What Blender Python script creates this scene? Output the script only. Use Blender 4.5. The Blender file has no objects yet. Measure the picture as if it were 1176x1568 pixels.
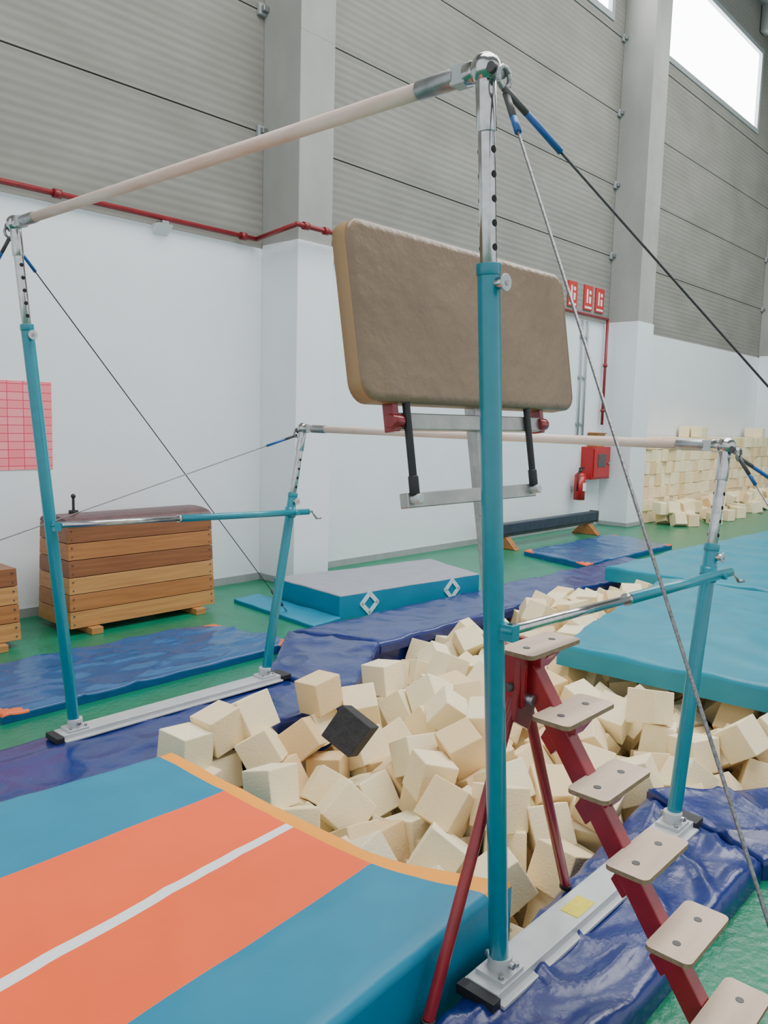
import bpy, bmesh, math, random
from mathutils import Vector, Matrix, noise, Euler
random.seed(7)
scene=bpy.context.scene
COL=scene.collection

# ------------------------------------------------------------ materials
def mat(name,col,rough=.5,metal=0,spec=.5,noise_s=0,noise_a=.0,bump=0,bump_s=20,coat=0,col2=None,detail=4,aniso=None,ramp=(.35,.65),bd=.02):
    m=bpy.data.materials.new(name); m.use_nodes=True
    nt=m.node_tree; b=nt.nodes['Principled BSDF']
    b.inputs['Base Color'].default_value=(*col,1)
    b.inputs['Roughness'].default_value=rough
    b.inputs['Metallic'].default_value=metal
    b.inputs['Specular IOR Level'].default_value=spec
    if coat: b.inputs['Coat Weight'].default_value=coat; b.inputs['Coat Roughness'].default_value=.15
    tc=nt.nodes.new('ShaderNodeTexCoord')
    mp=nt.nodes.new('ShaderNodeMapping'); nt.links.new(tc.outputs['Object'],mp.inputs['Vector'])
    if aniso: mp.inputs['Scale'].default_value=aniso
    if noise_s:
        n=nt.nodes.new('ShaderNodeTexNoise'); n.inputs['Scale'].default_value=noise_s; n.inputs['Detail'].default_value=detail
        nt.links.new(mp.outputs['Vector'],n.inputs['Vector'])
        r=nt.nodes.new('ShaderNodeValToRGB')
        c2=col2 if col2 else tuple(max(0,x*(1-noise_a)) for x in col)
        r.color_ramp.elements[0].position=ramp[0]; r.color_ramp.elements[1].position=ramp[1]
        r.color_ramp.elements[0].color=(*c2,1); r.color_ramp.elements[1].color=(*col,1)
        nt.links.new(n.outputs['Fac'],r.inputs['Fac']); nt.links.new(r.outputs['Color'],b.inputs['Base Color'])
    if bump:
        n2=nt.nodes.new('ShaderNodeTexNoise'); n2.inputs['Scale'].default_value=bump_s; n2.inputs['Detail'].default_value=5
        nt.links.new(mp.outputs['Vector'],n2.inputs['Vector'])
        bp=nt.nodes.new('ShaderNodeBump'); bp.inputs['Strength'].default_value=bump; bp.inputs['Distance'].default_value=bd
        nt.links.new(n2.outputs['Fac'],bp.inputs['Height']); nt.links.new(bp.outputs['Normal'],b.inputs['Normal'])
    return m

def concrete(name,c1,c2,ribs=True):
    m=bpy.data.materials.new(name); m.use_nodes=True; nt=m.node_tree; b=nt.nodes['Principled BSDF']
    b.inputs['Roughness'].default_value=.85
    g=nt.nodes.new('ShaderNodeTexCoord')
    mp=nt.nodes.new('ShaderNodeMapping'); mp.inputs['Scale'].default_value=(.6,.6,1.0) if ribs else (1,1,.6)
    nt.links.new(g.outputs['Object'],mp.inputs['Vector'])
    n=nt.nodes.new('ShaderNodeTexNoise'); n.inputs['Scale'].default_value=1.6; n.inputs['Detail'].default_value=7; n.inputs['Roughness'].default_value=.6
    nt.links.new(mp.outputs['Vector'],n.inputs['Vector'])
    r=nt.nodes.new('ShaderNodeValToRGB'); r.color_ramp.elements[0].position=.3; r.color_ramp.elements[1].position=.72
    r.color_ramp.elements[0].color=(*c1,1); r.color_ramp.elements[1].color=(*c2,1)
    nt.links.new(n.outputs['Fac'],r.inputs['Fac'])
    if ribs:
        # regular horizontal ribbing (about one rib every 7 cm) slightly broken up by noise
        sp=nt.nodes.new('ShaderNodeSeparateXYZ'); nt.links.new(g.outputs['Object'],sp.inputs[0])
        ml=nt.nodes.new('ShaderNodeMath'); ml.operation='MULTIPLY'; ml.inputs[1].default_value=2*math.pi/.075; nt.links.new(sp.outputs['Z'],ml.inputs[0])
        si=nt.nodes.new('ShaderNodeMath'); si.operation='SINE'; nt.links.new(ml.outputs[0],si.inputs[0])
        mr=nt.nodes.new('ShaderNodeMapRange'); mr.inputs[1].default_value=-1; mr.inputs[2].default_value=1; nt.links.new(si.outputs[0],mr.inputs[0])
        mp2=nt.nodes.new('ShaderNodeMapping'); mp2.inputs['Scale'].default_value=(.35,.35,5)
        nt.links.new(g.outputs['Object'],mp2.inputs['Vector'])
        n2=nt.nodes.new('ShaderNodeTexNoise'); n2.inputs['Scale'].default_value=1.5; n2.inputs['Detail'].default_value=3
        nt.links.new(mp2.outputs['Vector'],n2.inputs['Vector'])
        mu=nt.nodes.new('ShaderNodeMath'); mu.operation='MULTIPLY'; nt.links.new(mr.outputs[0],mu.inputs[0]); nt.links.new(n2.outputs['Fac'],mu.inputs[1])
        r2=nt.nodes.new('ShaderNodeValToRGB'); r2.color_ramp.elements[0].position=.0; r2.color_ramp.elements[1].position=.5
        r2.color_ramp.elements[0].color=(.84,.84,.84,1); r2.color_ramp.elements[1].color=(1,1,1,1)
        nt.links.new(mu.outputs[0],r2.inputs['Fac'])
        mx=nt.nodes.new('ShaderNodeMix'); mx.data_type='RGBA'; mx.blend_type='MULTIPLY'; mx.inputs['Factor'].default_value=.8
        nt.links.new(r.outputs['Color'],mx.inputs[6]); nt.links.new(r2.outputs['Color'],mx.inputs[7])
        nt.links.new(mx.outputs[2],b.inputs['Base Color'])
        bp=nt.nodes.new('ShaderNodeBump'); bp.inputs['Strength'].default_value=.3; bp.inputs['Distance'].default_value=.015
        nt.links.new(mu.outputs[0],bp.inputs['Height']); nt.links.new(bp.outputs['Normal'],b.inputs['Normal'])
    else:
        nt.links.new(r.outputs['Color'],b.inputs['Base Color'])
    return m

M={}
M['conc']=concrete('ribbed_concrete',(.215,.21,.185),(.285,.278,.25))
M['gap']=mat('panel_joint',(.14,.135,.125),.9,noise_s=5,noise_a=.1)
M['pillar']=concrete('pillar_concrete',(.29,.29,.27),(.38,.38,.36),False)
M['white']=mat('white_paint',(.77,.82,.86),.6,noise_s=3,noise_a=.03,bump=.05,bump_s=60)
M['floor']=mat('green_vinyl_floor',(.0,.19,.095),.30,noise_s=4,noise_a=.2,bump=.25,bump_s=30)
M['blue']=mat('navy_vinyl',(.007,.022,.165),.25,noise_s=6,noise_a=.25,bump=.3,bump_s=9,spec=.6)
M['blue2']=mat('royal_blue_vinyl',(.004,.085,.25),.22,noise_s=6,noise_a=.2,bump=.3,bump_s=8,spec=.6)
M['tealv']=mat('teal_vinyl',(.0,.215,.36),.42,noise_s=5,noise_a=.08,bump=.15,bump_s=7)
M['tealm']=mat('teal_mat_vinyl',(.0,.235,.34),.36,noise_s=5,noise_a=.12,bump=.25,bump_s=5)
M['orange']=mat('orange_vinyl',(1.0,.115,.018),.45,noise_s=5,noise_a=.05,bump=.15,bump_s=7)
M['yell']=mat('amber_edging',(1.0,.35,.0),.45,bump=.1)
M['linew']=mat('white_stripe',(.85,.85,.86),.5,bump=.05)
M['tpaint']=mat('teal_paint',(.0,.235,.32),.3,noise_s=30,noise_a=.08,coat=.4)
M['chrome']=mat('chrome',(.60,.60,.60),.18,1,noise_s=40,noise_a=.2)
M['steel']=mat('galvanised_steel',(.42,.43,.44),.38,.9,noise_s=25,noise_a=.25)
M['alum']=mat('brushed_aluminium',(.46,.46,.44),.42,.85,noise_s=15,noise_a=.2,bump=.1,bump_s=40)
M['alu']=mat('white_aluminium_rail',(.56,.58,.59),.4,.2,noise_s=10,noise_a=.1)
M['black']=mat('black_rubber',(.015,.015,.017),.5,bump=.1)
M['hole']=mat('dark_hole',(.01,.01,.01),.8)
M['cable']=mat('steel_cable',(.30,.30,.31),.45,.7,noise_s=200,noise_a=.5)
M['cabled']=mat('dark_cable',(.06,.065,.07),.5,.4,noise_s=200,noise_a=.5)
M['cblue']=mat('blue_sleeve',(.01,.10,.35),.4,bump=.1)
M['wbar']=mat('chalky_wood_bar',(.78,.52,.42),.75,noise_s=14,col2=(.88,.72,.65),bump=.1,bump_s=80,aniso=(1,.25,1))
M['pad']=mat('brown_vinyl',(.285,.185,.115),.36,noise_s=4,col2=(.205,.13,.08),bump=.3,bump_s=22,detail=8,ramp=(.3,.75))
M['padedge']=mat('tan_edge_vinyl',(.40,.24,.11),.45,bump=.1)
M['red']=mat('red_paint',(.30,.012,.02),.3,noise_s=20,noise_a=.2,coat=.3)
M['redpipe']=mat('red_pipe_paint',(.25,.015,.02),.4,noise_s=10,noise_a=.2)
M['redbox']=mat('red_cabinet_paint',(.42,.012,.015),.3,noise_s=10,noise_a=.1)
M['ply']=mat('plywood',(.64,.49,.37),.6,noise_s=9,col2=(.54,.41,.31),bump=.1,bump_s=60,aniso=(.3,2,2))
M['plyedge']=mat('ply_edge',(.30,.20,.12),.7,noise_s=90,noise_a=.3)
M['label']=mat('yellow_label',(.80,.68,.03),.5,noise_s=60,noise_a=.15)
M['wood1']=mat('pine_orange',(.40,.16,.045),.42,noise_s=5,col2=(.31,.115,.03),bump=.05,aniso=(.5,3,9))
M['wood2']=mat('pine_dark',(.25,.09,.028),.42,noise_s=5,col2=(.19,.062,.018),bump=.05,aniso=(.5,3,9))
M['wood3']=mat('pine_light',(.50,.25,.08),.42,noise_s=5,col2=(.40,.18,.055),bump=.05,aniso=(.5,3,9))
M['maroon']=mat('maroon_leather',(.10,.03,.03),.4,noise_s=12,noise_a=.3,bump=.15,bump_s=40)
M['navyb']=mat('dark_beam_cover',(.03,.045,.07),.5,noise_s=12,noise_a=.3,bump=.15,bump_s=40)
M['grey']=mat('grey_mat_top',(.30,.31,.36),.6,noise_s=8,noise_a=.08,bump=.1)
M['mark']=mat('light_mark',(.62,.74,.80),.6,bump=.05)
M['foamd']=mat('dark_foam',(.04,.04,.045),.95,noise_s=30,noise_a=.3,bump=.4,bump_s=80)
M['orangec']=mat('orange_corner',(.75,.13,.03),.5,bump=.1)
M['ceil']=mat('ceiling_panel',(.30,.31,.31),.8,noise_s=2,noise_a=.1)
M['dgrey']=mat('dark_grey_metal',(.10,.10,.10),.5,.3,noise_s=20,noise_a=.2)
M['frame']=mat('window_frame',(.35,.38,.39),.5,noise_s=10,noise_a=.1)
M['skirt']=mat('grey_skirting',(.33,.36,.36),.5,noise_s=10,noise_a=.1)
M['signw']=mat('sign_white',(.8,.8,.8),.5,bump=.02)
M['signr']=mat('sign_red',(.50,.03,.03),.5,bump=.02)

def emis(name,col,st):
    m=bpy.data.materials.new(name); m.use_nodes=True; nt=m.node_tree
    b=nt.nodes['Principled BSDF']; b.inputs['Base Color'].default_value=(.8,.8,.8,1)
    b.inputs['Emission Color'].default_value=(*col,1); b.inputs['Emission Strength'].default_value=st
    b.inputs['Roughness'].default_value=.2
    return m
M['glass']=emis('daylit_glass',(.97,.99,1),12.0)

def foam():
    m=bpy.data.materials.new('cream_foam'); m.use_nodes=True; nt=m.node_tree; b=nt.nodes['Principled BSDF']
    b.inputs['Roughness'].default_value=.95; b.inputs['Specular IOR Level'].default_value=.15
    at=nt.nodes.new('ShaderNodeAttribute'); at.attribute_name='tint'
    r=nt.nodes.new('ShaderNodeValToRGB')
    r.color_ramp.elements[0].color=(.84,.60,.32,1); r.color_ramp.elements[1].color=(.99,.89,.62,1)
    r.color_ramp.elements.new(.3).color=(.94,.77,.48,1)
    nt.links.new(at.outputs['Fac'],r.inputs['Fac'])
    tc=nt.nodes.new('ShaderNodeTexCoord'); n=nt.nodes.new('ShaderNodeTexNoise'); n.inputs['Scale'].default_value=9
    nt.links.new(tc.outputs['Object'],n.inputs['Vector'])
    mx=nt.nodes.new('ShaderNodeMix'); mx.data_type='RGBA'; mx.blend_type='MULTIPLY'; mx.inputs['Factor'].default_value=.10
    nt.links.new(r.outputs['Color'],mx.inputs[6]); nt.links.new(n.outputs['Fac'],mx.inputs[7])
    nt.links.new(mx.outputs[2],b.inputs['Base Color'])
    n2=nt.nodes.new('ShaderNodeTexNoise'); n2.inputs['Scale'].default_value=120; nt.links.new(tc.outputs['Object'],n2.inputs['Vector'])
    bp=nt.nodes.new('ShaderNodeBump'); bp.inputs['Strength'].default_value=.25; bp.inputs['Distance'].default_value=.01
    nt.links.new(n2.outputs['Fac'],bp.inputs['Height']); nt.links.new(bp.outputs['Normal'],b.inputs['Normal'])
    return m
M['foam']=foam()

def chart():
    m=bpy.data.materials.new('pink_chart'); m.use_nodes=True; nt=m.node_tree; b=nt.nodes['Principled BSDF']
    tc=nt.nodes.new('ShaderNodeTexCoord'); sp=nt.nodes.new('ShaderNodeSeparateXYZ'); cb=nt.nodes.new('ShaderNodeCombineXYZ')
    nt.links.new(tc.outputs['Object'],sp.inputs[0]); nt.links.new(sp.outputs['X'],cb.inputs['X']); nt.links.new(sp.outputs['Z'],cb.inputs['Y'])
    br=nt.nodes.new('ShaderNodeTexBrick'); br.offset=0; br.inputs['Scale'].default_value=1
    br.inputs['Brick Width'].default_value=.12; br.inputs['Row Height'].default_value=.062; br.inputs['Mortar Size'].default_value=.003
    br.inputs['Color1'].default_value=(.95,.20,.24,1); br.inputs['Color2'].default_value=(.97,.30,.33,1); br.inputs['Mortar'].default_value=(.66,.03,.10,1)
    nt.links.new(cb.outputs[0],br.inputs['Vector']); nt.links.new(br.outputs['Color'],b.inputs['Base Color'])
    return m
M['chart']=chart()

# ------------------------------------------------------------ mesh builder
class MB:
    def __init__(s,*mats): s.bm=bmesh.new(); s.mats=list(mats)
    def mi(s,k):
        if k not in s.mats: s.mats.append(k)
        return s.mats.index(k)
    def box(s,c,sz,k,rot=None,taper=None):
        i=s.mi(k); vs=[]
        for z in (-1,1):
            for (x,y) in ((-1,-1),(1,-1),(1,1),(-1,1)):
                f=(taper if (taper and z>0) else (1,1))
                v=Vector((x*sz[0]/2*f[0],y*sz[1]/2*f[1],z*sz[2]/2))
                if rot is not None: v=rot@v
                vs.append(s.bm.verts.new(v+Vector(c)))
        for f in ((0,3,2,1),(4,5,6,7),(0,1,5,4),(1,2,6,5),(2,3,7,6),(3,0,4,7)):
            fc=s.bm.faces.new([vs[j] for j in f]); fc.material_index=i
    def bx(s,x0,x1,y0,y1,z0,z1,k): s.box(((x0+x1)/2,(y0+y1)/2,(z0+z1)/2),(x1-x0,y1-y0,z1-z0),k)
    def cyl(s,p1,p2,r,k,seg=20,r2=None):
        i=s.mi(k); p1=Vector(p1); p2=Vector(p2); d=(p2-p1).normalized(); r2=r if r2 is None else r2
        a=d.orthogonal().normalized(); b=d.cross(a)
        A=[];B=[]
        for j in range(seg):
            t=2*math.pi*j/seg; o=a*math.cos(t)+b*math.sin(t)
            A.append(s.bm.verts.new(p1+o*r)); B.append(s.bm.verts.new(p2+o*r2))
        for j in range(seg):
            f=s.bm.faces.new((A[j],A[(j+1)%seg],B[(j+1)%seg],B[j])); f.material_index=i; f.smooth=True
        f=s.bm.faces.new(A[::-1]); f.material_index=i
        f=s.bm.faces.new(B); f.material_index=i
    def sph(s,c,r,k,sc=(1,1,1),seg=16):
        i=s.mi(k)
        g=bmesh.ops.create_uvsphere(s.bm,u_segments=seg,v_segments=seg//2,radius=r)
        for v in g['verts']: v.co=Vector((v.co.x*sc[0],v.co.y*sc[1],v.co.z*sc[2]))+Vector(c)
        for f in {f for v in g['verts'] for f in v.link_faces}: f.material_index=i; f.smooth=True
    def path(s,pts,r,k,seg=12):
        for a,b in zip(pts,pts[1:]): s.cyl(a,b,r,k,seg)
        for p in pts[1:-1]: s.sph(p,r,k,seg=12)
    def prism(s,poly,ext,k,k2=None):
        i=s.mi(k); i2=s.mi(k2) if k2 else i; e=Vector(ext)
        A=[s.bm.verts.new(Vector(p)) for p in poly]; B=[s.bm.verts.new(Vector(p)+e) for p in poly]
        f=s.bm.faces.new(A[::-1]); f.material_index=i
        f=s.bm.faces.new(B); f.material_index=i
        n=len(A)
        for j in range(n):
            f=s.bm.faces.new((A[j],A[(j+1)%n],B[(j+1)%n],B[j])); f.material_index=i2
    def obj(s,name,parent=None,bevel=0,seg=2,recalc=True):
        if recalc: bmesh.ops.recalc_face_normals(s.bm,faces=s.bm.faces[:])
        me=bpy.data.meshes.new(name); s.bm.to_mesh(me); s.bm.free()
        for k in s.mats: me.materials.append(M[k])
        o=bpy.data.objects.new(name,me); COL.objects.link(o)
        if bevel:
            m=o.modifiers.new('bevel','BEVEL'); m.width=bevel; m.segments=seg; m.limit_method='ANGLE'; m.angle_limit=math.radians(40)
        if parent: o.parent=parent
        return o
def empty(name):
    o=bpy.data.objects.new(name,None); COL.objects.link(o); return o
def rrect(w,h,r,n=5):
    pts=[]
    for cx,cy,a0 in ((w/2-r,h/2-r,0),(-w/2+r,h/2-r,90),(-w/2+r,-h/2+r,180),(w/2-r,-h/2+r,270)):
        for j in range(n+1):
            a=math.radians(a0+90*j/n); pts.append((cx+r*math.cos(a),cy+r*math.sin(a)))
    return pts

def softmat(name,c,z0,z1,k,kside=None,res=.05,wr=.01,wf=2.5,rad=.03,matf=None,zf=None,us=None,vs=None,warp=None,seed=0,parent=None,stretch=(1,1),cre=.9):
    c=[Vector((p[0],p[1])) for p in c]
    U=((c[1]-c[0]).length+(c[2]-c[3]).length)/2; V=((c[3]-c[0]).length+(c[2]-c[1]).length)/2
    def pars(Ln,extra):
        n=max(2,int(Ln/res)); base=[rad*.15/Ln,rad*.5/Ln,rad/Ln,1-rad/Ln,1-rad*.5/Ln,1-rad*.15/Ln,0,1]+[rad/Ln+(1-2*rad/Ln)*i/n for i in range(1,n)]
        if extra:
            base=[b for b in base if all(abs(b-e)>.3*res/Ln for e in extra)]+list(extra)
        return sorted(set(base))
    us=pars(U,us); vs=pars(V,vs)
    mats=[k]; kside=kside or k
    if kside not in mats: mats.append(kside)
    bm=bmesh.new(); G=[]
    def P(u,v):
        p=(c[0]*(1-u)+c[1]*u)*(1-v)+(c[3]*(1-u)+c[2]*u)*v
        if warp: p=warp(p,u,v)
        return p
    for u in us:
        row=[]
        for v in vs:
            p=P(u,v); d=min(u*U,(1-u)*U,v*V,(1-v)*V)
            z=z1
            if d<rad: z-= rad-math.sqrt(max(0,rad*rad-(rad-d)**2))
            if zf: z+=zf(p.x,p.y)
            q=Vector((p.x*wf*stretch[0]+seed*7.3,p.y*wf*stretch[1],seed*3.1))
            nz=noise.noise(q)+.5*noise.noise(q*2.3)
            cr=(1-abs(noise.noise(q*1.7+Vector((5,2,9)))))**6
            z+=wr*nz+wr*cre*cr
            row.append(bm.verts.new((p.x,p.y,z)))
        G.append(row)
    nu,nv=len(us),len(vs)
    for i in range(nu-1):
        for j in range(nv-1):
            f=bm.faces.new((G[i][j],G[i+1][j],G[i+1][j+1],G[i][j+1])); f.smooth=True
            if matf:
                kk=matf((us[i]+us[i+1])/2*U,(vs[j]+vs[j+1])/2*V,U,V)
                if kk:
                    if kk not in mats: mats.append(kk)
                    f.material_index=mats.index(kk)
    loop=[G[i][0] for i in range(nu)]+[G[-1][j] for j in range(1,nv)]+[G[i][-1] for i in range(nu-2,-1,-1)]+[G[0][j] for j in range(nv-2,0,-1)]
    low=[]
    n=len(loop)
    for v in loop: low.append(bm.verts.new((v.co.x,v.co.y,z0)))
    for a in range(n):
        b=(a+1)%n
        f=bm.faces.new((loop[b],loop[a],low[a],low[b])); f.material_index=mats.index(kside); f.smooth=False
    bm.faces.new(low[::-1])
    bmesh.ops.recalc_face_normals(bm,faces=bm.faces[:])
    me=bpy.data.meshes.new(name); bm.to_mesh(me); bm.free()
    for kk in mats: me.materials.append(M[kk])
    o=bpy.data.objects.new(name,me); COL.objects.link(o)
    if parent: o.parent=parent
    return o

# ------------------------------------------------------------ room shell
YW=5.07; HW=3.17; ZT=10.0; X0,X1=-7,24; Y0=-9
HOLE=[(.12,.085),(1.40,.19),(2.42,-.60),(6.38,-.60),(6.38,2.50),(2.27,2.55),(1.35,1.95),(.12,1.84)]
bm=bmesh.new()
def loopv(pts,z):
    vs=[bm.verts.new((x,y,z)) for x,y in pts]; es=[bm.edges.new((vs[i],vs[(i+1)%len(vs)])) for i in range(len(vs))]; return vs,es
vo,eo=loopv([(X0,Y0),(X1,Y0),(X1,YW+.3),(X0,YW+.3)],0); vh,eh=loopv(HOLE,0)
bmesh.ops.triangle_fill(bm,use_beauty=True,edges=eo+eh)
for f in bm.faces:
    if f.normal.z<0: f.normal_flip()
B_=[bm.verts.new((x,y,-.9)) for x,y in HOLE]
for j in range(len(vh)):
    f=bm.faces.new((vh[j],vh[(j+1)%len(vh)],B_[(j+1)%len(vh)],B_[j])); f.material_index=1
f=bm.faces.new(B_); f.material_index=1
me=bpy.data.meshes.new('floor'); bm.to_mesh(me); bm.free(); me.materials.append(M['floor']); me.materials.append(M['blue'])
o=bpy.data.objects.new('floor',me); COL.objects.link(o)
b=MB(); b.bx(X0,X1,Y0,YW+.3,ZT,ZT+.2,'ceil')
for x in range(-4,24,4): b.bx(x-.12,x+.12,Y0,YW,ZT-.5,ZT-.001,'ceil')
b.obj('ceiling')

b=MB(); b.bx(X0,X1,YW,YW+.3,0,HW,'white')
b.bx(X0,X1,YW+.09,YW+.3,HW,7.43,'gap')
zs=[HW,4.22,5.28,6.34,7.42]
for z0,z1 in zip(zs,zs[1:]): b.bx(X0,X1,YW+.02,YW+.12,z0+.007,z1-.007,'conc')
WIN=[(4.2,9.85,7.55,9.25),(11.45,16.2,7.62,9.25)]
b.bx(X0,4.2,YW+.02,YW+.12,7.43,ZT,'conc'); b.bx(9.85,11.45,YW+.02,YW+.12,7.43,ZT,'conc'); b.bx(16.2,X1,YW+.02,YW+.12,7.43,ZT,'conc')
for w in WIN:
    b.bx(w[0],w[1],YW+.02,YW+.12,7.43,w[2],'conc'); b.bx(w[0],w[1],YW+.02,YW+.12,w[3],ZT,'conc')
b.obj('wall_back')
for n,w in enumerate(WIN):
    b=MB(); b.bx(w[0]+.05,w[1]-.05,YW+.07,YW+.085,w[2]+.05,w[3]-.05,'glass')
    t=.09
    b.bx(w[0],w[1],YW-.0,YW+.085,w[2],w[2]+t,'frame'); b.bx(w[0],w[1],YW,YW+.085,w[3]-t,w[3],'frame')
    b.bx(w[0],w[0]+t,YW,YW+.085,w[2]+t,w[3]-t,'frame'); b.bx(w[1]-t,w[1],YW,YW+.085,w[2]+t,w[3]-t,'frame')
    b.obj('window_%d'%(n+1))
b=MB(); b.bx(X1,X1+.3,Y0,YW+.3,0,HW,'white'); b.bx(X1+.02,X1+.3,Y0,YW+.3,HW,ZT,'conc'); b.obj('wall_right')
def pillar(x0,x1,y0):
    b=MB(); b.bx(x0,x1,y0,YW-.001,0,HW+.03,'white')
    b.bx(x0+.015,x1-.015,y0+.015,YW+.019,HW+.03,ZT,'pillar')
    b.bx(x0-.006,x1+.006,y0-.008,YW-.001,0,.07,'skirt')
    for z in (4.22,5.28,6.34,7.42):
        b.bx(x0-.07,x0+.015,YW-.02,YW+.018,z-.05,z+.05,'frame')
        b.bx(x0-.05,x0+.012,YW-.06,YW-.02,z-.025,z+.025,'steel')
    for z in (5.0,6.8,8.6): b.bx(x0+.0145,x1-.0145,y0+.0145,y0+.03,z-.006,z+.006,'gap')
    b.obj('concrete_pillar',bevel=.01)
pillar(3.25,3.70,4.56); pillar(10.2,10.75,4.57); pillar(17.3,17.85,4.57)
b=MB()
for x0,x1 in ((X0,3.24),(3.71,10.19),(10.76,17.29),(17.86,X1)): b.bx(x0,x1,YW-.012,YW-.0005,0,.07,'skirt')
b.obj('baseboard_back')

# red sprinkler pipe
b=MB(); zp=HW+.06; yp=YW-.06
b.path([(X0,yp,zp),(3.13,yp,zp),(3.13,4.44,zp+.06),(3.78,4.44,zp+.06),(3.78,yp,zp),(10.05,yp,zp),(10.05,yp,1.60)],.022,'redpipe')
for p,q in (((2.95,yp,zp),(3.01,yp,zp)),((3.2,4.44,zp+.06),(3.26,4.44,zp+.06)),((3.45,4.44,zp+.06),(3.5,4.44,zp+.06)),((3.7,4.44,zp+.06),(3.76,4.44,zp+.06)),((-.9,yp,zp),(-.84,yp,zp)),((1.2,yp,zp),(1.26,yp,zp))): b.cyl(p,q,.034,'redpipe')
for x in (-1,2.15,5,7.5): 
    b.bx(x-.03,x+.03,yp-.03,YW-.001,zp-.045,zp-.025,'steel')
b.prism([(2.08,YW-.001,zp-.05),(2.08,YW-.10,zp-.05),(2.08,YW-.001,zp-.13)],(.14,0,0),'signw')
for z in (1.8,2.5): b.cyl((10.05,yp,z),(10.05,yp,z+.05),.035,'redpipe'); 
b.obj('sprinkler_pipe')
b=MB(); b.path([(9.35,YW-.03,HW-.02),(9.35,YW-.03,1.36)],.016,'frame'); b.path([(9.5,YW-.03,HW-.02),(9.5,YW-.03,1.36)],.016,'frame')
for z in (1.6,2.3,2.9): b.bx(9.31,9.54,YW-.03,YW-.001,z,z+.03,'frame')
b.obj('wall_conduit')

for x in (9.05,9.52,9.88):
    b=MB(); b.bx(x-.13,x+.13,YW+.0,YW+.018,3.32,3.68,'signr')
    b.bx(x-.10,x+.10,YW-.004,YW,3.34,3.37,'signw'); b.bx(x-.06,x-.02,YW-.004,YW,3.42,3.62,'signw')
    b.bx(x+.02,x+.07,YW-.004,YW,3.42,3.52,'signw'); b.cyl((x+.045,YW-.004,3.58),(x+.045,YW,3.58),.03,'signw')
    b.obj('safety_sign')
b=MB(); b.bx(9.55,10.12,YW-.2,YW-.001,.76,1.26,'redbox'); b.bx(9.58,10.09,YW-.215,YW-.2,.79,1.23,'redbox'); b.bx(9.7,9.95,YW-.222,YW-.215,.95,1.15,'dgrey')
b.cyl((10.04,YW-.235,1.0),(10.04,YW-.215,1.0),.02,'steel')
b.obj('fire_hose_cabinet',bevel=.008)
b=MB(); b.bx(9.72,9.97,YW-.17,YW-.02,1.262,1.46,'wood3'); b.bx(9.70,9.99,YW-.19,YW-.01,1.46,1.48,'wood1'); b.obj('wooden_box',bevel=.004)
b=MB(); x=9.32; y=YW-.13
b.cyl((x,y,.46),(x,y,.82),.085,'redbox'); b.sph((x,y,.82),.085,'redbox',(1,1,.7)); b.cyl((x,y,.86),(x,y,.93),.025,'black')
b.bx(x-.02,x+.1,y-.015,y+.015,.92,.95,'black'); b.path([(x-.02,y,.92),(x-.1,y-.02,.86),(x-.11,y-.02,.6)],.012,'black'); b.bx(x-.04,x+.04,y+.05,YW-.001,.6,.66,'steel')
b.bx(x-.05,x+.03,y-.092,y-.08,.6,.72,'signw')
b.obj('fire_extinguisher')
b=MB(); b.bx(.45,1.18,YW-.006,YW-.001,1.15,1.82,'chart'); b.obj('wall_chart')

# ------------------------------------------------------------ foam blocks
def foam_mesh(name,items,bevel=.006,dark=(),jit=.03):
    bm=bmesh.new(); lay=bm.verts.layers.float_color.new('tint')
    for n,(mw,s) in enumerate(items):
        t=random.random(); hs=s/2; vs=[]
        for x,y,z in ((-1,-1,-1),(1,-1,-1),(1,1,-1),(-1,1,-1),(-1,-1,1),(1,-1,1),(1,1,1),(-1,1,1)):
            j=[random.uniform(-jit,jit)*s for _ in range(3)]
            v=bm.verts.new(mw@Vector((x*hs+j[0],y*hs+j[1],z*hs+j[2]))); v[lay]=(t,t,t,1); vs.append(v)
        for f in ((0,3,2,1),(4,5,6,7),(0,1,5,4),(1,2,6,5),(2,3,7,6),(3,0,4,7)):
            fc=bm.faces.new([vs[q] for q in f]); fc.material_index=1 if n in dark else 0
    me=bpy.data.meshes.new(name); bm.to_mesh(me); bm.free()
    me.materials.append(M['foam']); me.materials.append(M['foamd'])
    o=bpy.data.objects.new(name,me); COL.objects.link(o)
    m=o.modifiers.new('bevel','BEVEL'); m.width=bevel; m.segments=2; m.limit_method='ANGLE'
    return o
items=[]
S=.2
for i in range(31):
    nz=7
    for k in range(nz+ (1 if (random.random()<.12 and i>3) else 0)):
        for j in range(2):
            items.append((Matrix.Translation((10.95+i*.202,4.93-j*.202-random.uniform(0,.05),.101+k*.202))@Matrix.Rotation(random.uniform(-.06,.06),4,'Z'),S*.99))
for i in range(70):
    x=random.uniform(10.9,16.8); y=4.42-abs(random.gauss(0,.25))
    items.append((Matrix.Translation((x,y,.1+(.17 if (random.random()<.45 and y>4.15) else 0)))@Euler((random.choice((0,0,.4)),random.choice((0,0,.3)),random.uniform(0,3))).to_matrix().to_4x4(),S*.98))
foam_mesh('foam_block_stack',items,.008,jit=.02)

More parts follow.
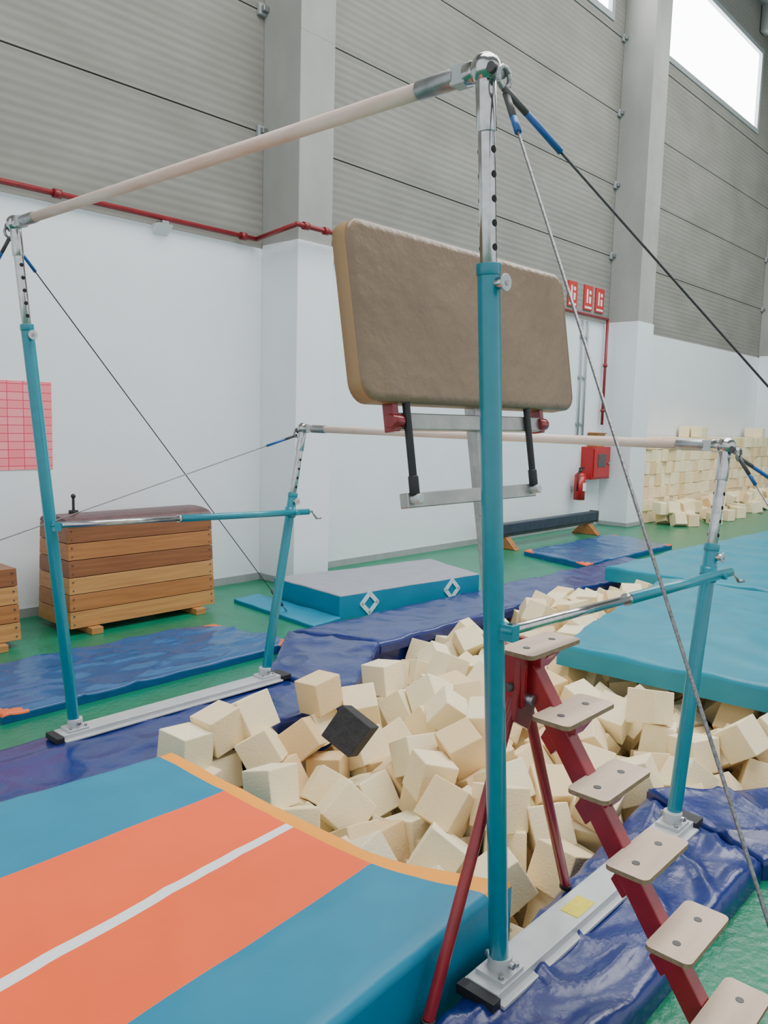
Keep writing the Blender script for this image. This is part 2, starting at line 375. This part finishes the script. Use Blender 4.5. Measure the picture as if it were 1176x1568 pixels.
# ------------------------------------------------------------ pit surround
def rim(c,**k): return softmat('pit_edge_pad',c,.001,.083,'blue',**k)
rim([(-.9,1.72),(1.34,1.92),(1.25,2.54),(-.9,2.50)],wr=.010,seed=1,res=.03,stretch=(.6,1.5),cre=1.3)
rim([(1.35,1.92),(2.25,2.52),(1.97,3.16),(1.26,2.54)],wr=.018,seed=2,res=.025)
rim([(2.26,2.52),(7.0,2.45),(7.0,3.05),(1.98,3.16)],wr=.014,seed=3,res=.05)
rim([(-.6,-.31),(1.20,-.31),(1.40,.22),(-.6,.0)],wr=.011,seed=4,res=.022,stretch=(.8,1.8),rad=.04,cre=1.8)
rim([(1.21,-.31),(1.80,-.86),(2.43,-.56),(1.41,.22)],wr=.024,seed=5,res=.022,cre=1.4)
rim([(1.81,-.87),(7,-1.1),(7,-.56),(2.44,-.57)],wr=.014,seed=6,res=.06)
rim([(6.35,-.55),(7.0,-.55),(7,2.44),(6.35,2.44)],wr=.014,seed=8,res=.08)

# landing mat
def lm_warp(p,u,v):
    return Vector((p.x+(.18*max(0,(.30-v)/.30)**1.6)*u**8, p.y-.12*(1-u)*math.sin(math.pi*v)-.10*(1-u)*math.exp(-((v-.478)/.09)**2)))
def stripe(du,dv,U,V):
    if du>U-.075: return 'yell'
    f=dv/V
    if .235<f<.465 or .49<f<.71: return 'orange'
    if .465<=f<=.49: return 'linew'
    return 'tealv'
softmat('landing_mat',[(-2.1,-.03),(.045,.115),(.02,1.61),(-2.1,1.80)],.001,.25,'tealv',wr=.005,wf=2.2,rad=.03,res=.035,matf=stripe,vs=[.235,.465,.49,.71],us=[1-.075/2.14],warp=lm_warp,seed=9)

softmat('gymnastics_mat',[(2.6,-1.3),(5.35,-1.3),(5.0,1.75),(2.45,1.27)],.175,.30,'tealm',wr=.014,wf=1.3,seed=11,res=.06,cre=1.5)
softmat('gymnastics_mat',[(5.4,-3.2),(10.2,-3.2),(10.0,2.25),(5.3,2.42)],.13,.27,'tealm',wr=.012,wf=1.0,seed=12,res=.10,cre=1.5)

def cornerf(du,dv,U,V):
    a=min(du,U-du); c=min(dv,V-dv)
    if a+c<.15: return 'orangec'
softmat('floor_mat',[(-.10,2.98),(1.90,3.0),(1.80,3.80),(-.10,3.88)],.001,.05,'blue2',wr=.011,wf=3,seed=14,res=.025,rad=.015,matf=cornerf,stretch=(.5,1.6),cre=1.6)
softmat('floor_mat',[(6.3,3.15),(8.6,3.15),(8.9,4.15),(6.6,4.15)],.001,.06,'blue2',wr=.012,wf=2,seed=15,res=.05,rad=.015,matf=cornerf)
cm=[(2.70,3.38),(4.33,3.19),(4.60,4.00),(2.78,4.28)]
par=empty('crash_mat')
softmat('mat_body',cm,.001,.20,'grey','tealv',wr=.004,wf=2,seed=16,res=.06,rad=.01,parent=par)
b=MB()
e0=Vector((2.70,3.38,0)); e1=Vector((4.33,3.19,0)); ed=(e1-e0).normalized(); nn=Vector((ed.y,-ed.x,0))
for f in (.19,.78):
    c=e0.lerp(e1,f)+Vector((0,0,.10))
    R=Matrix((ed,Vector((0,0,1)),nn)).transposed().to_4x4()
    for a in range(4):
        q=Matrix.Rotation(math.radians(45+90*a),3,'Z')
        loc=R.to_3x3()@(q@Vector((.058,0,0)))
        b.box(c+loc+nn*.004,(.036,.135,.006),'mark',rot=R.to_3x3()@q)
b.obj('diamond_logo',par)
softmat('floor_mat',[(2.35,3.3),(2.69,3.35),(2.74,4.45),(2.45,4.42)],.001,.03,'tealv',wr=.006,seed=17,res=.05,rad=.01)

# low balance beam
b=MB(); b.box((7.95,4.62,.255),(2.5,.13,.13),'navyb'); b.box((7.95,4.62,.17),(2.4,.08,.04),'dgrey')
for x in (6.68,9.22): b.box((x,4.62,.25),(.03,.15,.17),'dgrey')
for x in (6.85,9.0):
    b.prism([(x-.05,4.40,.0),(x-.05,4.84,.0),(x-.05,4.69,.15),(x-.05,4.55,.15)],(.10,0,0),'wood1')
b.obj('balance_beam',bevel=.01)

# ------------------------------------------------------------ vault boxes
def vaultbox(x0,x1,y0,y1,z0,tiers,h,top,name='vault_box'):
    b=MB(); cx=(x0+x1)/2; cy=(y0+y1)/2; W=x1-x0; D=y1-y0; n=tiers; z=z0
    ks=['wood3','wood1','wood3','wood2','wood1','wood2','wood3']
    for i in range(n):
        t0=1-.012*i/n; t1=1-.012*(i+1)/n; d0=1-.16*i/n; d1=1-.16*(i+1)/n
        b.box((cx,cy,z+h/2),(W*t0,D*d0,h-.005),ks[i%7],taper=(t1/t0,d1/d0))
        for sx in (-1,1):
            for dz in (-.25,.25): b.cyl((cx+sx*(W/2*t0-.03),cy-D/2*d0-.003,z+h/2+dz*h),(cx+sx*(W/2*t0-.03),cy-D/2*d0+.014,z+h/2+dz*h),.006,'dgrey',8)
        z+=h
    for sx in (-.36,.36): b.box((cx+sx*W,cy,z0/2),(.09,D+.12,z0-.002),'wood3')
    if top:
        prof=[]
        for j in range(9):
            a=math.pi*j/8; prof.append((x0+.012,cy+math.cos(a)*D*.44,z+.012+math.sin(a)*.05))
        prof=[(x0+.012,cy+D*.44,z)]+prof+[(x0+.012,cy-D*.44,z)]
        b.prism(prof,(W-.024,0,0),'maroon')
        b.cyl((1.12,4.62,.80),(1.12,4.62,.97),.010,'black'); b.sph((1.12,4.62,.975),.018,'black'); b.cyl((1.12,4.62,.845),(1.12,4.62,.87),.035,'black')
    return b.obj(name,bevel=.010 if top else .006,seg=3)
vaultbox(.93,2.17,4.31,4.82,.05,6,.123,True)
vaultbox(-.55,.57,4.29,4.78,.05,4,.123,False)

# ------------------------------------------------------------ uneven bars
UB=empty('uneven_bars'); L=2.4; W=1.1403; zh=2.381; zl=1.541; A=.2237; B=.2653
def high(z): return -A*(z-.1)/(zh-.1)
def low(z): return W+B*(z-.1)/(zl-.1)
for side,y in (('front',0.0),('rear',L)):
    sgn=1 if y==0 else -1
    b=MB()
    b.bx(-.08,1.22,y-.05,y+.05,.095,.122,'alu'); b.bx(-.08,1.22,y-.072,y+.072,.090,.100,'alu')
    b.bx(-.115,-.08,y-.06,y+.06,.090,.118,'black'); b.bx(1.22,1.29,y-.06,y+.06,.090,.118,'black')
    if y==0: b.box((.42,-.005,.123),(.11,.06,.002),'label')
    for xp in (0,W):
        b.box((xp,y,.128),(.10,.09,.014),'alu')
        b.cyl((xp,y,.125),(xp,y,.175),.034,'alu')
        b.cyl((xp,y-.045,.157),(xp,y+.045,.157),.009,'steel')
        for dx in (-.037,.037): b.cyl((xp+dx,y-.03,.13),(xp+dx,y-.03,.145),.008,'steel',8)
    b.obj('base_rail_'+side,UB,bevel=.003)
    for nm,fx,zt,zm in (('high_post_',high,zh,1.965),('low_post_',low,zl,1.165)):
        b=MB()
        b.cyl((fx(.15),y,.15),(fx(zm),y,zm),.0265,'tpaint',28)
        b.cyl((fx(zm-.02),y,zm-.02),(fx(zm+.006),y,zm+.006),.0285,'tpaint',28)
        b.cyl((fx(zm),y,zm),(fx(zt-.02),y,zt-.02),.0195,'chrome',24)
        b.cyl((fx(zt-.13),y,zt-.13),(fx(zt-.01),y,zt-.01),.0230,'chrome',24)
        z=zm+.04
        while z<zt-.15:
            for s in (-1,1):
                n=Vector((0,s,0))
                b.cyl(Vector((fx(z),y,z))+n*.0165,Vector((fx(z),y,z))+n*.0201,.0085,'hole',14)
            z+=.052
        b.cyl((fx(zm-.04),y-.045,zm-.04),(fx(zm-.04),y-.02,zm-.04),.014,'chrome',16)
        b.cyl((fx(zm-.04),y-.05,zm-.04),(fx(zm-.04),y-.045,zm-.04),.020,'alu',16)
        b.cyl((fx(zm-.04),y-.052,zm-.04),(fx(zm-.04),y-.05,zm-.04),.007,'steel',12)
        X=fx(zt)
        b.sph((X,y,zt),.034,'chrome',(1,1.05,1))
        b.cyl((X,y,zt),(X,y+sgn*.05,zt),.025,'chrome',20)
        b.box((X,y+sgn*.065,zt),(.038,.04,.042),'alu')
        b.cyl((X,y+sgn*.08,zt),(X,y+sgn*.19,zt),.0225,'steel',24)
        b.cyl((X,y,zt),(X,y-sgn*.045,zt-.02),.014,'steel',12)
        R=[(X+.022*math.cos(t),y-sgn*.05,zt-.03+.022*math.sin(t)) for t in [i*math.pi/5 for i in range(11)]]
        b.path(R,.006,'steel',8)
        b.cyl((X-.025,y-sgn*.03,zt-.01),(X+.025,y-sgn*.03,zt-.01),.012,'dgrey',12)
        b.obj(nm+side,UB,bevel=.002)
    b=MB(); z0=1.10; z1=1.06; xa=high(z0); xb=low(z1)
    p0=Vector((xa+.02,y-.045,z0)); p1=Vector((xb+.10,y-.045,z1))
    mid=p0.lerp(p1,.42)
    b.cyl(p0,mid,.0135,'chrome',20); b.cyl(mid,p1,.018,'tpaint',20); b.cyl(mid-(p1-p0)*.01,mid,.0195,'chrome',20)
    b.cyl(p0-(p1-p0)*.012,p0,.017,'black',20)
    b.cyl((xa,y-.06,z0),(xa,y,z0),.012,'tpaint'); b.box((xa+.005,y-.04,z0-.005),(.03,.045,.04),'tpaint')
    b.cyl((xb,y-.07,z1),(xb,y,z1),.014,'tpaint'); b.cyl((xb,y,z1-.03),(xb,y,z1+.03),.031,'tpaint',24)
    b.path([p1,p1+Vector((.03,0,0)),p1+Vector((.045,-.02,-.04)),p1+Vector((.075,-.03,-.04))],.006,'steel')
    b.obj('adjuster_tube_'+side,UB)
for nm,x,z in (('high_bar',high(zh),zh),('low_bar',low(zl),zl)):
    b=MB(); b.cyl((x,.17,z),(x,L-.17,z),.0195,'wbar',28); b.obj(nm,UB)
def cab(b,p,q,r,k,sl=.12,sleeve='cblue'):
    p=Vector(p);q=Vector(q); d=(q-p).normalized()
    b.cyl(p,q,r,k,8)
    b.cyl(p+d*.07,p+d*(.07+sl),r+.0045,sleeve,10)
    b.cyl(p+d*.0,p+d*.075,r+.005,'dgrey',8)
    b.cyl(q-d*.42,q-d*.16,r+.009,'dgrey',10); b.cyl(q-d*.16,q,.006,'steel',8)
    b.cyl((q.x,q.y,.0),(q.x,q.y,.012),.03,'steel',16)
b=MB()
hx=high(zh); lx=low(zl)
cab(b,(hx,-.05,zh-.05),(2.53,-1.45,.005),.003,'cabled')
cab(b,(hx+.01,-.05,zh-.06),(-.92,-1.36,.005),.0032,'cable',.05)
cab(b,(hx,L+.05,zh-.05),(2.53,3.80,.005),.003,'cabled')
cab(b,(hx,L+.05,zh-.05),(-.90,4.10,.005),.003,'cabled',.05)
cab(b,(lx,-.05,zl-.04),(3.9,-1.5,.005),.003,'cabled')
cab(b,(lx,-.05,zl-.04),(1.75,-.95,.005),.0028,'cable',.05)
cab(b,(lx,L+.05,zl-.04),(-2.2,4.4,.005),.0028,'cable')
b.obj('guy_cables',UB)

# ------------------------------------------------------------ step ladder
b=MB(); XL=.14
st=[(.01,1.005)]; 
for i in range(1,6): st.append((.01-.1135*i,1.005-.157*i))
ST=empty('step_ladder')
top=Vector((XL,.055,.965)); bot=Vector((XL,-.60,.03))
d=(bot-top).normalized(); ln=(bot-top).length
rot=Matrix((Vector((1,0,0)),Vector((0,d.z,-d.y))*-1,d)).transposed()
b.box((top+bot)/2,(.045,.058,ln),'red',rot=rot)
b.box((XL,-.61,.012),(.30,.05,.022),'red')
for (y,z) in st:
    b.prism([(XL-.021,y-.045,z-.014),(XL-.021,y+.045,z-.014),(XL-.021,y+.085,z-.09),(XL-.021,y+.05,z-.13)],(.042,0,0),'red')
    b.prism([(XL-.055,y-.04,z-.013),(XL+.055,y-.04,z-.013),(XL+.022,y-.02,z-.055),(XL-.022,y-.02,z-.055)],(0,.07,0),'red')
b.cyl((XL-.02,.06,.90),(-.25,.045,.095),.0165,'red'); b.cyl((XL+.02,.085,.93),(.53,.10,.10),.0165,'red')
b.cyl((-.25,.045,.085),(-.25,.045,.10),.02,'black'); b.cyl((.53,.10,.09),(.53,.10,.105),.02,'black')
b.prism([(XL-.055,.03,.97),(XL+.055,.03,.97),(XL+.05,.03,.86),(XL,.03,.76),(XL-.07,.03,.80)],(0,.02,0),'red')
b.box((XL-.045,.07,.92),(.02,.10,.17),'red'); b.box((XL+.045,.07,.92),(.02,.10,.17),'red')
b.cyl((XL-.075,.06,.89),(XL+.075,.06,.89),.012,'dgrey'); b.cyl((XL-.03,.0,.86),(XL-.03,.04,.86),.014,'steel')
b.obj('frame',ST,bevel=.003)
for i,(y,z) in enumerate(st):
    b=MB(); pts=[(XL+px+.005,y+py,z-.006) for px,py in rrect(.26,.112,.018)]
    b.prism(pts,(0,0,.012),'ply','plyedge')
    for dx in (-.065,.065):
        b.cyl((XL+dx,y,z+.0055),(XL+dx,y,z+.0075),.010,'dgrey',16)
    b.obj('step_%d'%(i+1),ST)

# ------------------------------------------------------------ padded board on post
PB=empty('padded_spotting_board'); XP=.10
tilt=math.atan(.17); 
def pp(x,s,n):
    base=Vector((XP,.155,1.15)); up=Vector((0,math.sin(tilt),math.cos(tilt))); nn=Vector((0,-math.cos(tilt),math.sin(tilt)))
    return base+Vector((x,0,0))+up*s+nn*n
RX=Matrix((Vector((1,0,0)),-Vector((0,-math.cos(tilt),math.sin(tilt))),Vector((0,math.sin(tilt),math.cos(tilt))))).transposed()
b=MB()
b.box(pp(.01,.06,-.0),(.055,.03,.90),'alum',rot=RX)
b.box(pp(-.03,.455,.03),(.66,.028,.042),'alum',rot=RX)
b.box(pp(-.07,.26,.03),(.58,.028,.038),'alum',rot=RX)
b.box(pp(.01,.36,.015),(.07,.025,.32),'alum',rot=RX)
for x in (-.34,.20):
    b.cyl(pp(x,.27,.05),pp(x-.0,.52,.05),.010,'black',12); b.cyl(pp(x,.27,.05),pp(x,.32,.05),.013,'black',12)
    b.cyl(pp(x,.262,.03),pp(x,.262,.07),.013,'alu',12)
for x in (-.375,.29):
    b.prism([pp(x-.01,.43,.045),pp(x-.01,.53,.045),pp(x-.01,.53,.01),pp(x-.01,.43,.01)],(.022,0,0),'red')
    b.cyl(pp(x-.02,.455,.04),pp(x+.02,.455,.04),.018,'red',16)
b.obj('support_frame',PB,bevel=.003)
bm=bmesh.new()
Wp,Hp=.965,.43
def ring(inset,n):
    r=[]
    for px,py in rrect(Wp-2*inset,Hp-2*inset,max(.012,.050-inset),6):
        r.append(bm.verts.new(pp(px*(1+.006*py/.2)-.018,.713+py,n)))
    return r
rr=[ring(i_,n_) for i_,n_ in [(.0,.012),(.0,.054),(.002,.059),(.006,.063),(.02,.065)]]
for a in range(len(rr)-1):
    n=len(rr[a])
    for j in range(n):
        f=bm.faces.new((rr[a][j],rr[a][(j+1)%n],rr[a+1][(j+1)%n],rr[a+1][j])); f.smooth=True; f.material_index=1 if a<1 else 0
f=bm.faces.new(rr[-1]); f.smooth=False
f=bm.faces.new(rr[0][::-1]); f.material_index=1
bmesh.ops.recalc_face_normals(bm,faces=bm.faces[:])
me=bpy.data.meshes.new('cushion'); bm.to_mesh(me); bm.free(); me.materials.append(M['pad']); me.materials.append(M['padedge'])
o=bpy.data.objects.new('cushion',me); COL.objects.link(o); o.parent=PB

# ------------------------------------------------------------ foam pit cubes (rigid body settle)
CS=.162
def inside(x,y):
    if x<.27 or x>6.2: return False
    lo=.34 if x<1.5 else max(-.42,.34-(x-1.5)*.72)
    hi=1.78 if x<1.4 else min(2.38,1.78+(x-1.4)*.62)
    return lo<y<hi
starts=[]
gx=.238; zlev=-.36
for k in range(6):
    x=.27+random.uniform(0,.12)
    while x<6.2:
        y=-.5+random.uniform(0,.2)
        while y<2.5:
            xx=x+random.uniform(-.02,.02); yy=y+random.uniform(-.02,.02)
            if inside(xx,yy) and (k<5 or random.random()<.55): starts.append((xx,yy,zlev+k*.245+random.uniform(0,.02)))
            y+=gx
        x+=gx
items=None
try:
    bpy.ops.rigidbody.world_add()
    rw=scene.rigidbody_world
    cc=bpy.data.collections.new('rb'); rw.collection=cc
    rw.substeps_per_frame=5; rw.solver_iterations=8
    tm=bpy.data.meshes.new('t'); bm=bmesh.new(); bmesh.ops.create_cube(bm,size=CS); bm.to_mesh(tm); bm.free()
    objs=[]
    for s in starts:
        o=bpy.data.objects.new('t',tm); COL.objects.link(o); o.location=s
        o.rotation_euler=Euler([random.uniform(0,6.28) for _ in range(3)]); cc.objects.link(o); objs.append(o)
    pas=[]
    def pbx(x0,x1,y0,y1,z0,z1,rot=(0,0,0)):
        me=bpy.data.meshes.new('p'); bm=bmesh.new(); bmesh.ops.create_cube(bm,size=1)
        for v in bm.verts: v.co=Vector((v.co.x*(x1-x0),v.co.y*(y1-y0),v.co.z*(z1-z0)))
        bm.to_mesh(me); bm.free(); o=bpy.data.objects.new('p',me); COL.objects.link(o)
        o.location=((x0+x1)/2,(y0+y1)/2,(z0+z1)/2); o.rotation_euler=rot; cc.objects.link(o); pas.append(o); return o
    pbx(-1,8,-2,4,-.83,-.63)
    x=.2
    while x<6.4:
        y=-.5
        while y<2.5:
            pbx(x-.11,x+.11,y-.11,y+.11,-.74,-.54,tuple(random.uniform(0,3) for _ in range(3))); y+=.34
        x+=.34
    zt=1.6
    pbx(-.4,.14,-1,3,-.8,zt); pbx(6.35,7,-1,3,-.8,zt)
    pbx(-.5,1.41,-.4,.21,-.8,zt); pbx(-.5,1.36,1.90,2.6,-.8,zt)
    pbx(1,7,2.52,3.2,-.8,zt); pbx(1,7,-1.3,-.56,-.8,zt)
    def diag(a,c,side,h):
        a=Vector(a);c=Vector(c); d=c-a; ang=math.atan2(d.y,d.x); n=Vector((-d.y,d.x)).normalized()*side*.3; m=(a+c)/2+n
        o=pbx(-d.length/2-.1,d.length/2+.1,-.3,.3,-.8,h,(0,0,ang)); o.location=(m.x,m.y,(h-.8)/2)
    diag((1.36,1.90),(2.26,2.52),1,zt); diag((1.41,.21),(2.41,-.56),-1,zt)
    bpy.context.view_layer.update()
    for o in objs+pas:
        with bpy.context.temp_override(object=o,active_object=o,selected_objects=[o]):
            if o.rigid_body is None: bpy.ops.rigidbody.object_add()
    for o in objs: o.rigid_body.type='ACTIVE'; o.rigid_body.collision_shape='BOX'; o.rigid_body.friction=1.0; o.rigid_body.restitution=0; o.rigid_body.use_margin=True; o.rigid_body.collision_margin=.001; o.rigid_body.linear_damping=.2; o.rigid_body.angular_damping=.6; o.rigid_body.mass=.3
    for o in pas: o.rigid_body.type='PASSIVE'; o.rigid_body.collision_shape='BOX'
    rw.point_cache.frame_start=1; rw.point_cache.frame_end=80
    for f in range(1,60): scene.frame_set(f)
    dg=bpy.context.evaluated_depsgraph_get()
    items=[(o.evaluated_get(dg).matrix_world.copy(),CS) for o in objs]
    for o in objs+pas: bpy.data.objects.remove(o)
    bpy.ops.rigidbody.world_remove(); bpy.data.collections.remove(cc)
    scene.frame_set(1)
except Exception as e:
    print('RB fail',e)
if not items: items=[(Matrix.Translation(s)@Euler([random.uniform(0,6.28) for _ in range(3)]).to_matrix().to_4x4(),CS) for s in starts]
items=[(m@Euler([random.uniform(-.12,.12) for _ in range(3)]).to_matrix().to_4x4(),s*random.uniform(.98,1.07)) for m,s in items if -.9<m.translation.z<.34]
def covered(x,y): return x>2.42 and x<5.4 and y<1.25+(x-2.45)*.2+.05
items=[(m,s) for m,s in items if not (covered(m.translation.x,m.translation.y) and m.translation.z>.07)]
best=min(range(len(items)),key=lambda i:(items[i][0].translation-Vector((.86,1.42,.20))).length-(.3*items[i][0].translation.z))
m0=items[best][0]; items[best]=(Matrix.Translation(Vector((.83,1.40,max(.17,m0.translation.z))))@Euler((.55,.35,.5)).to_matrix().to_4x4(),items[best][1])
foam_mesh('foam_pit_cubes',items,.005,dark=(best,))

# ------------------------------------------------------------ lights
def area(name,loc,rot,sx,sy,e,col=(1,1,1)):
    l=bpy.data.lights.new(name,'AREA'); l.shape='RECTANGLE'; l.size=sx; l.size_y=sy; l.energy=e; l.color=col
    o=bpy.data.objects.new(name,l); o.location=loc; o.rotation_euler=rot; COL.objects.link(o)
area('overhead_fill',(2,0,9.3),(0,0,0),8,5,950,(1,.99,.97))  # added area lamp for soft light from above, no fixture hangs there
area('overhead_fill',(11,0,9.3),(0,0,0),8,5,950,(1,.99,.97))  # second added overhead lamp, lights the far half of the hall
w=bpy.data.worlds.new('World'); scene.world=w; w.use_nodes=True
bg=w.node_tree.nodes['Background']; bg.inputs[0].default_value=(.92,.97,1,1); bg.inputs[1].default_value=1.2

# ------------------------------------------------------------ camera
yaw,pitch,roll=0.7380,0.1153,0.0266
f=Vector((math.cos(yaw)*math.cos(pitch),math.sin(yaw)*math.cos(pitch),-math.sin(pitch)))
r=Vector((math.sin(yaw),-math.cos(yaw),0)); u=r.cross(f)
r2=r*math.cos(roll)+u*math.sin(roll); u2=-r*math.sin(roll)+u*math.cos(roll)
cd=bpy.data.cameras.new('camera'); cam=bpy.data.objects.new('camera',cd); COL.objects.link(cam)
R=Matrix((r2,u2,-f)).transposed().to_4x4()
cam.matrix_world=Matrix.Translation((-1.7477,-1.1190,1.6113))@R
cd.sensor_fit='HORIZONTAL'; cd.sensor_width=36; cd.lens=36*1237.3/1176; cd.clip_start=.02; cd.clip_end=200
scene.camera=cam
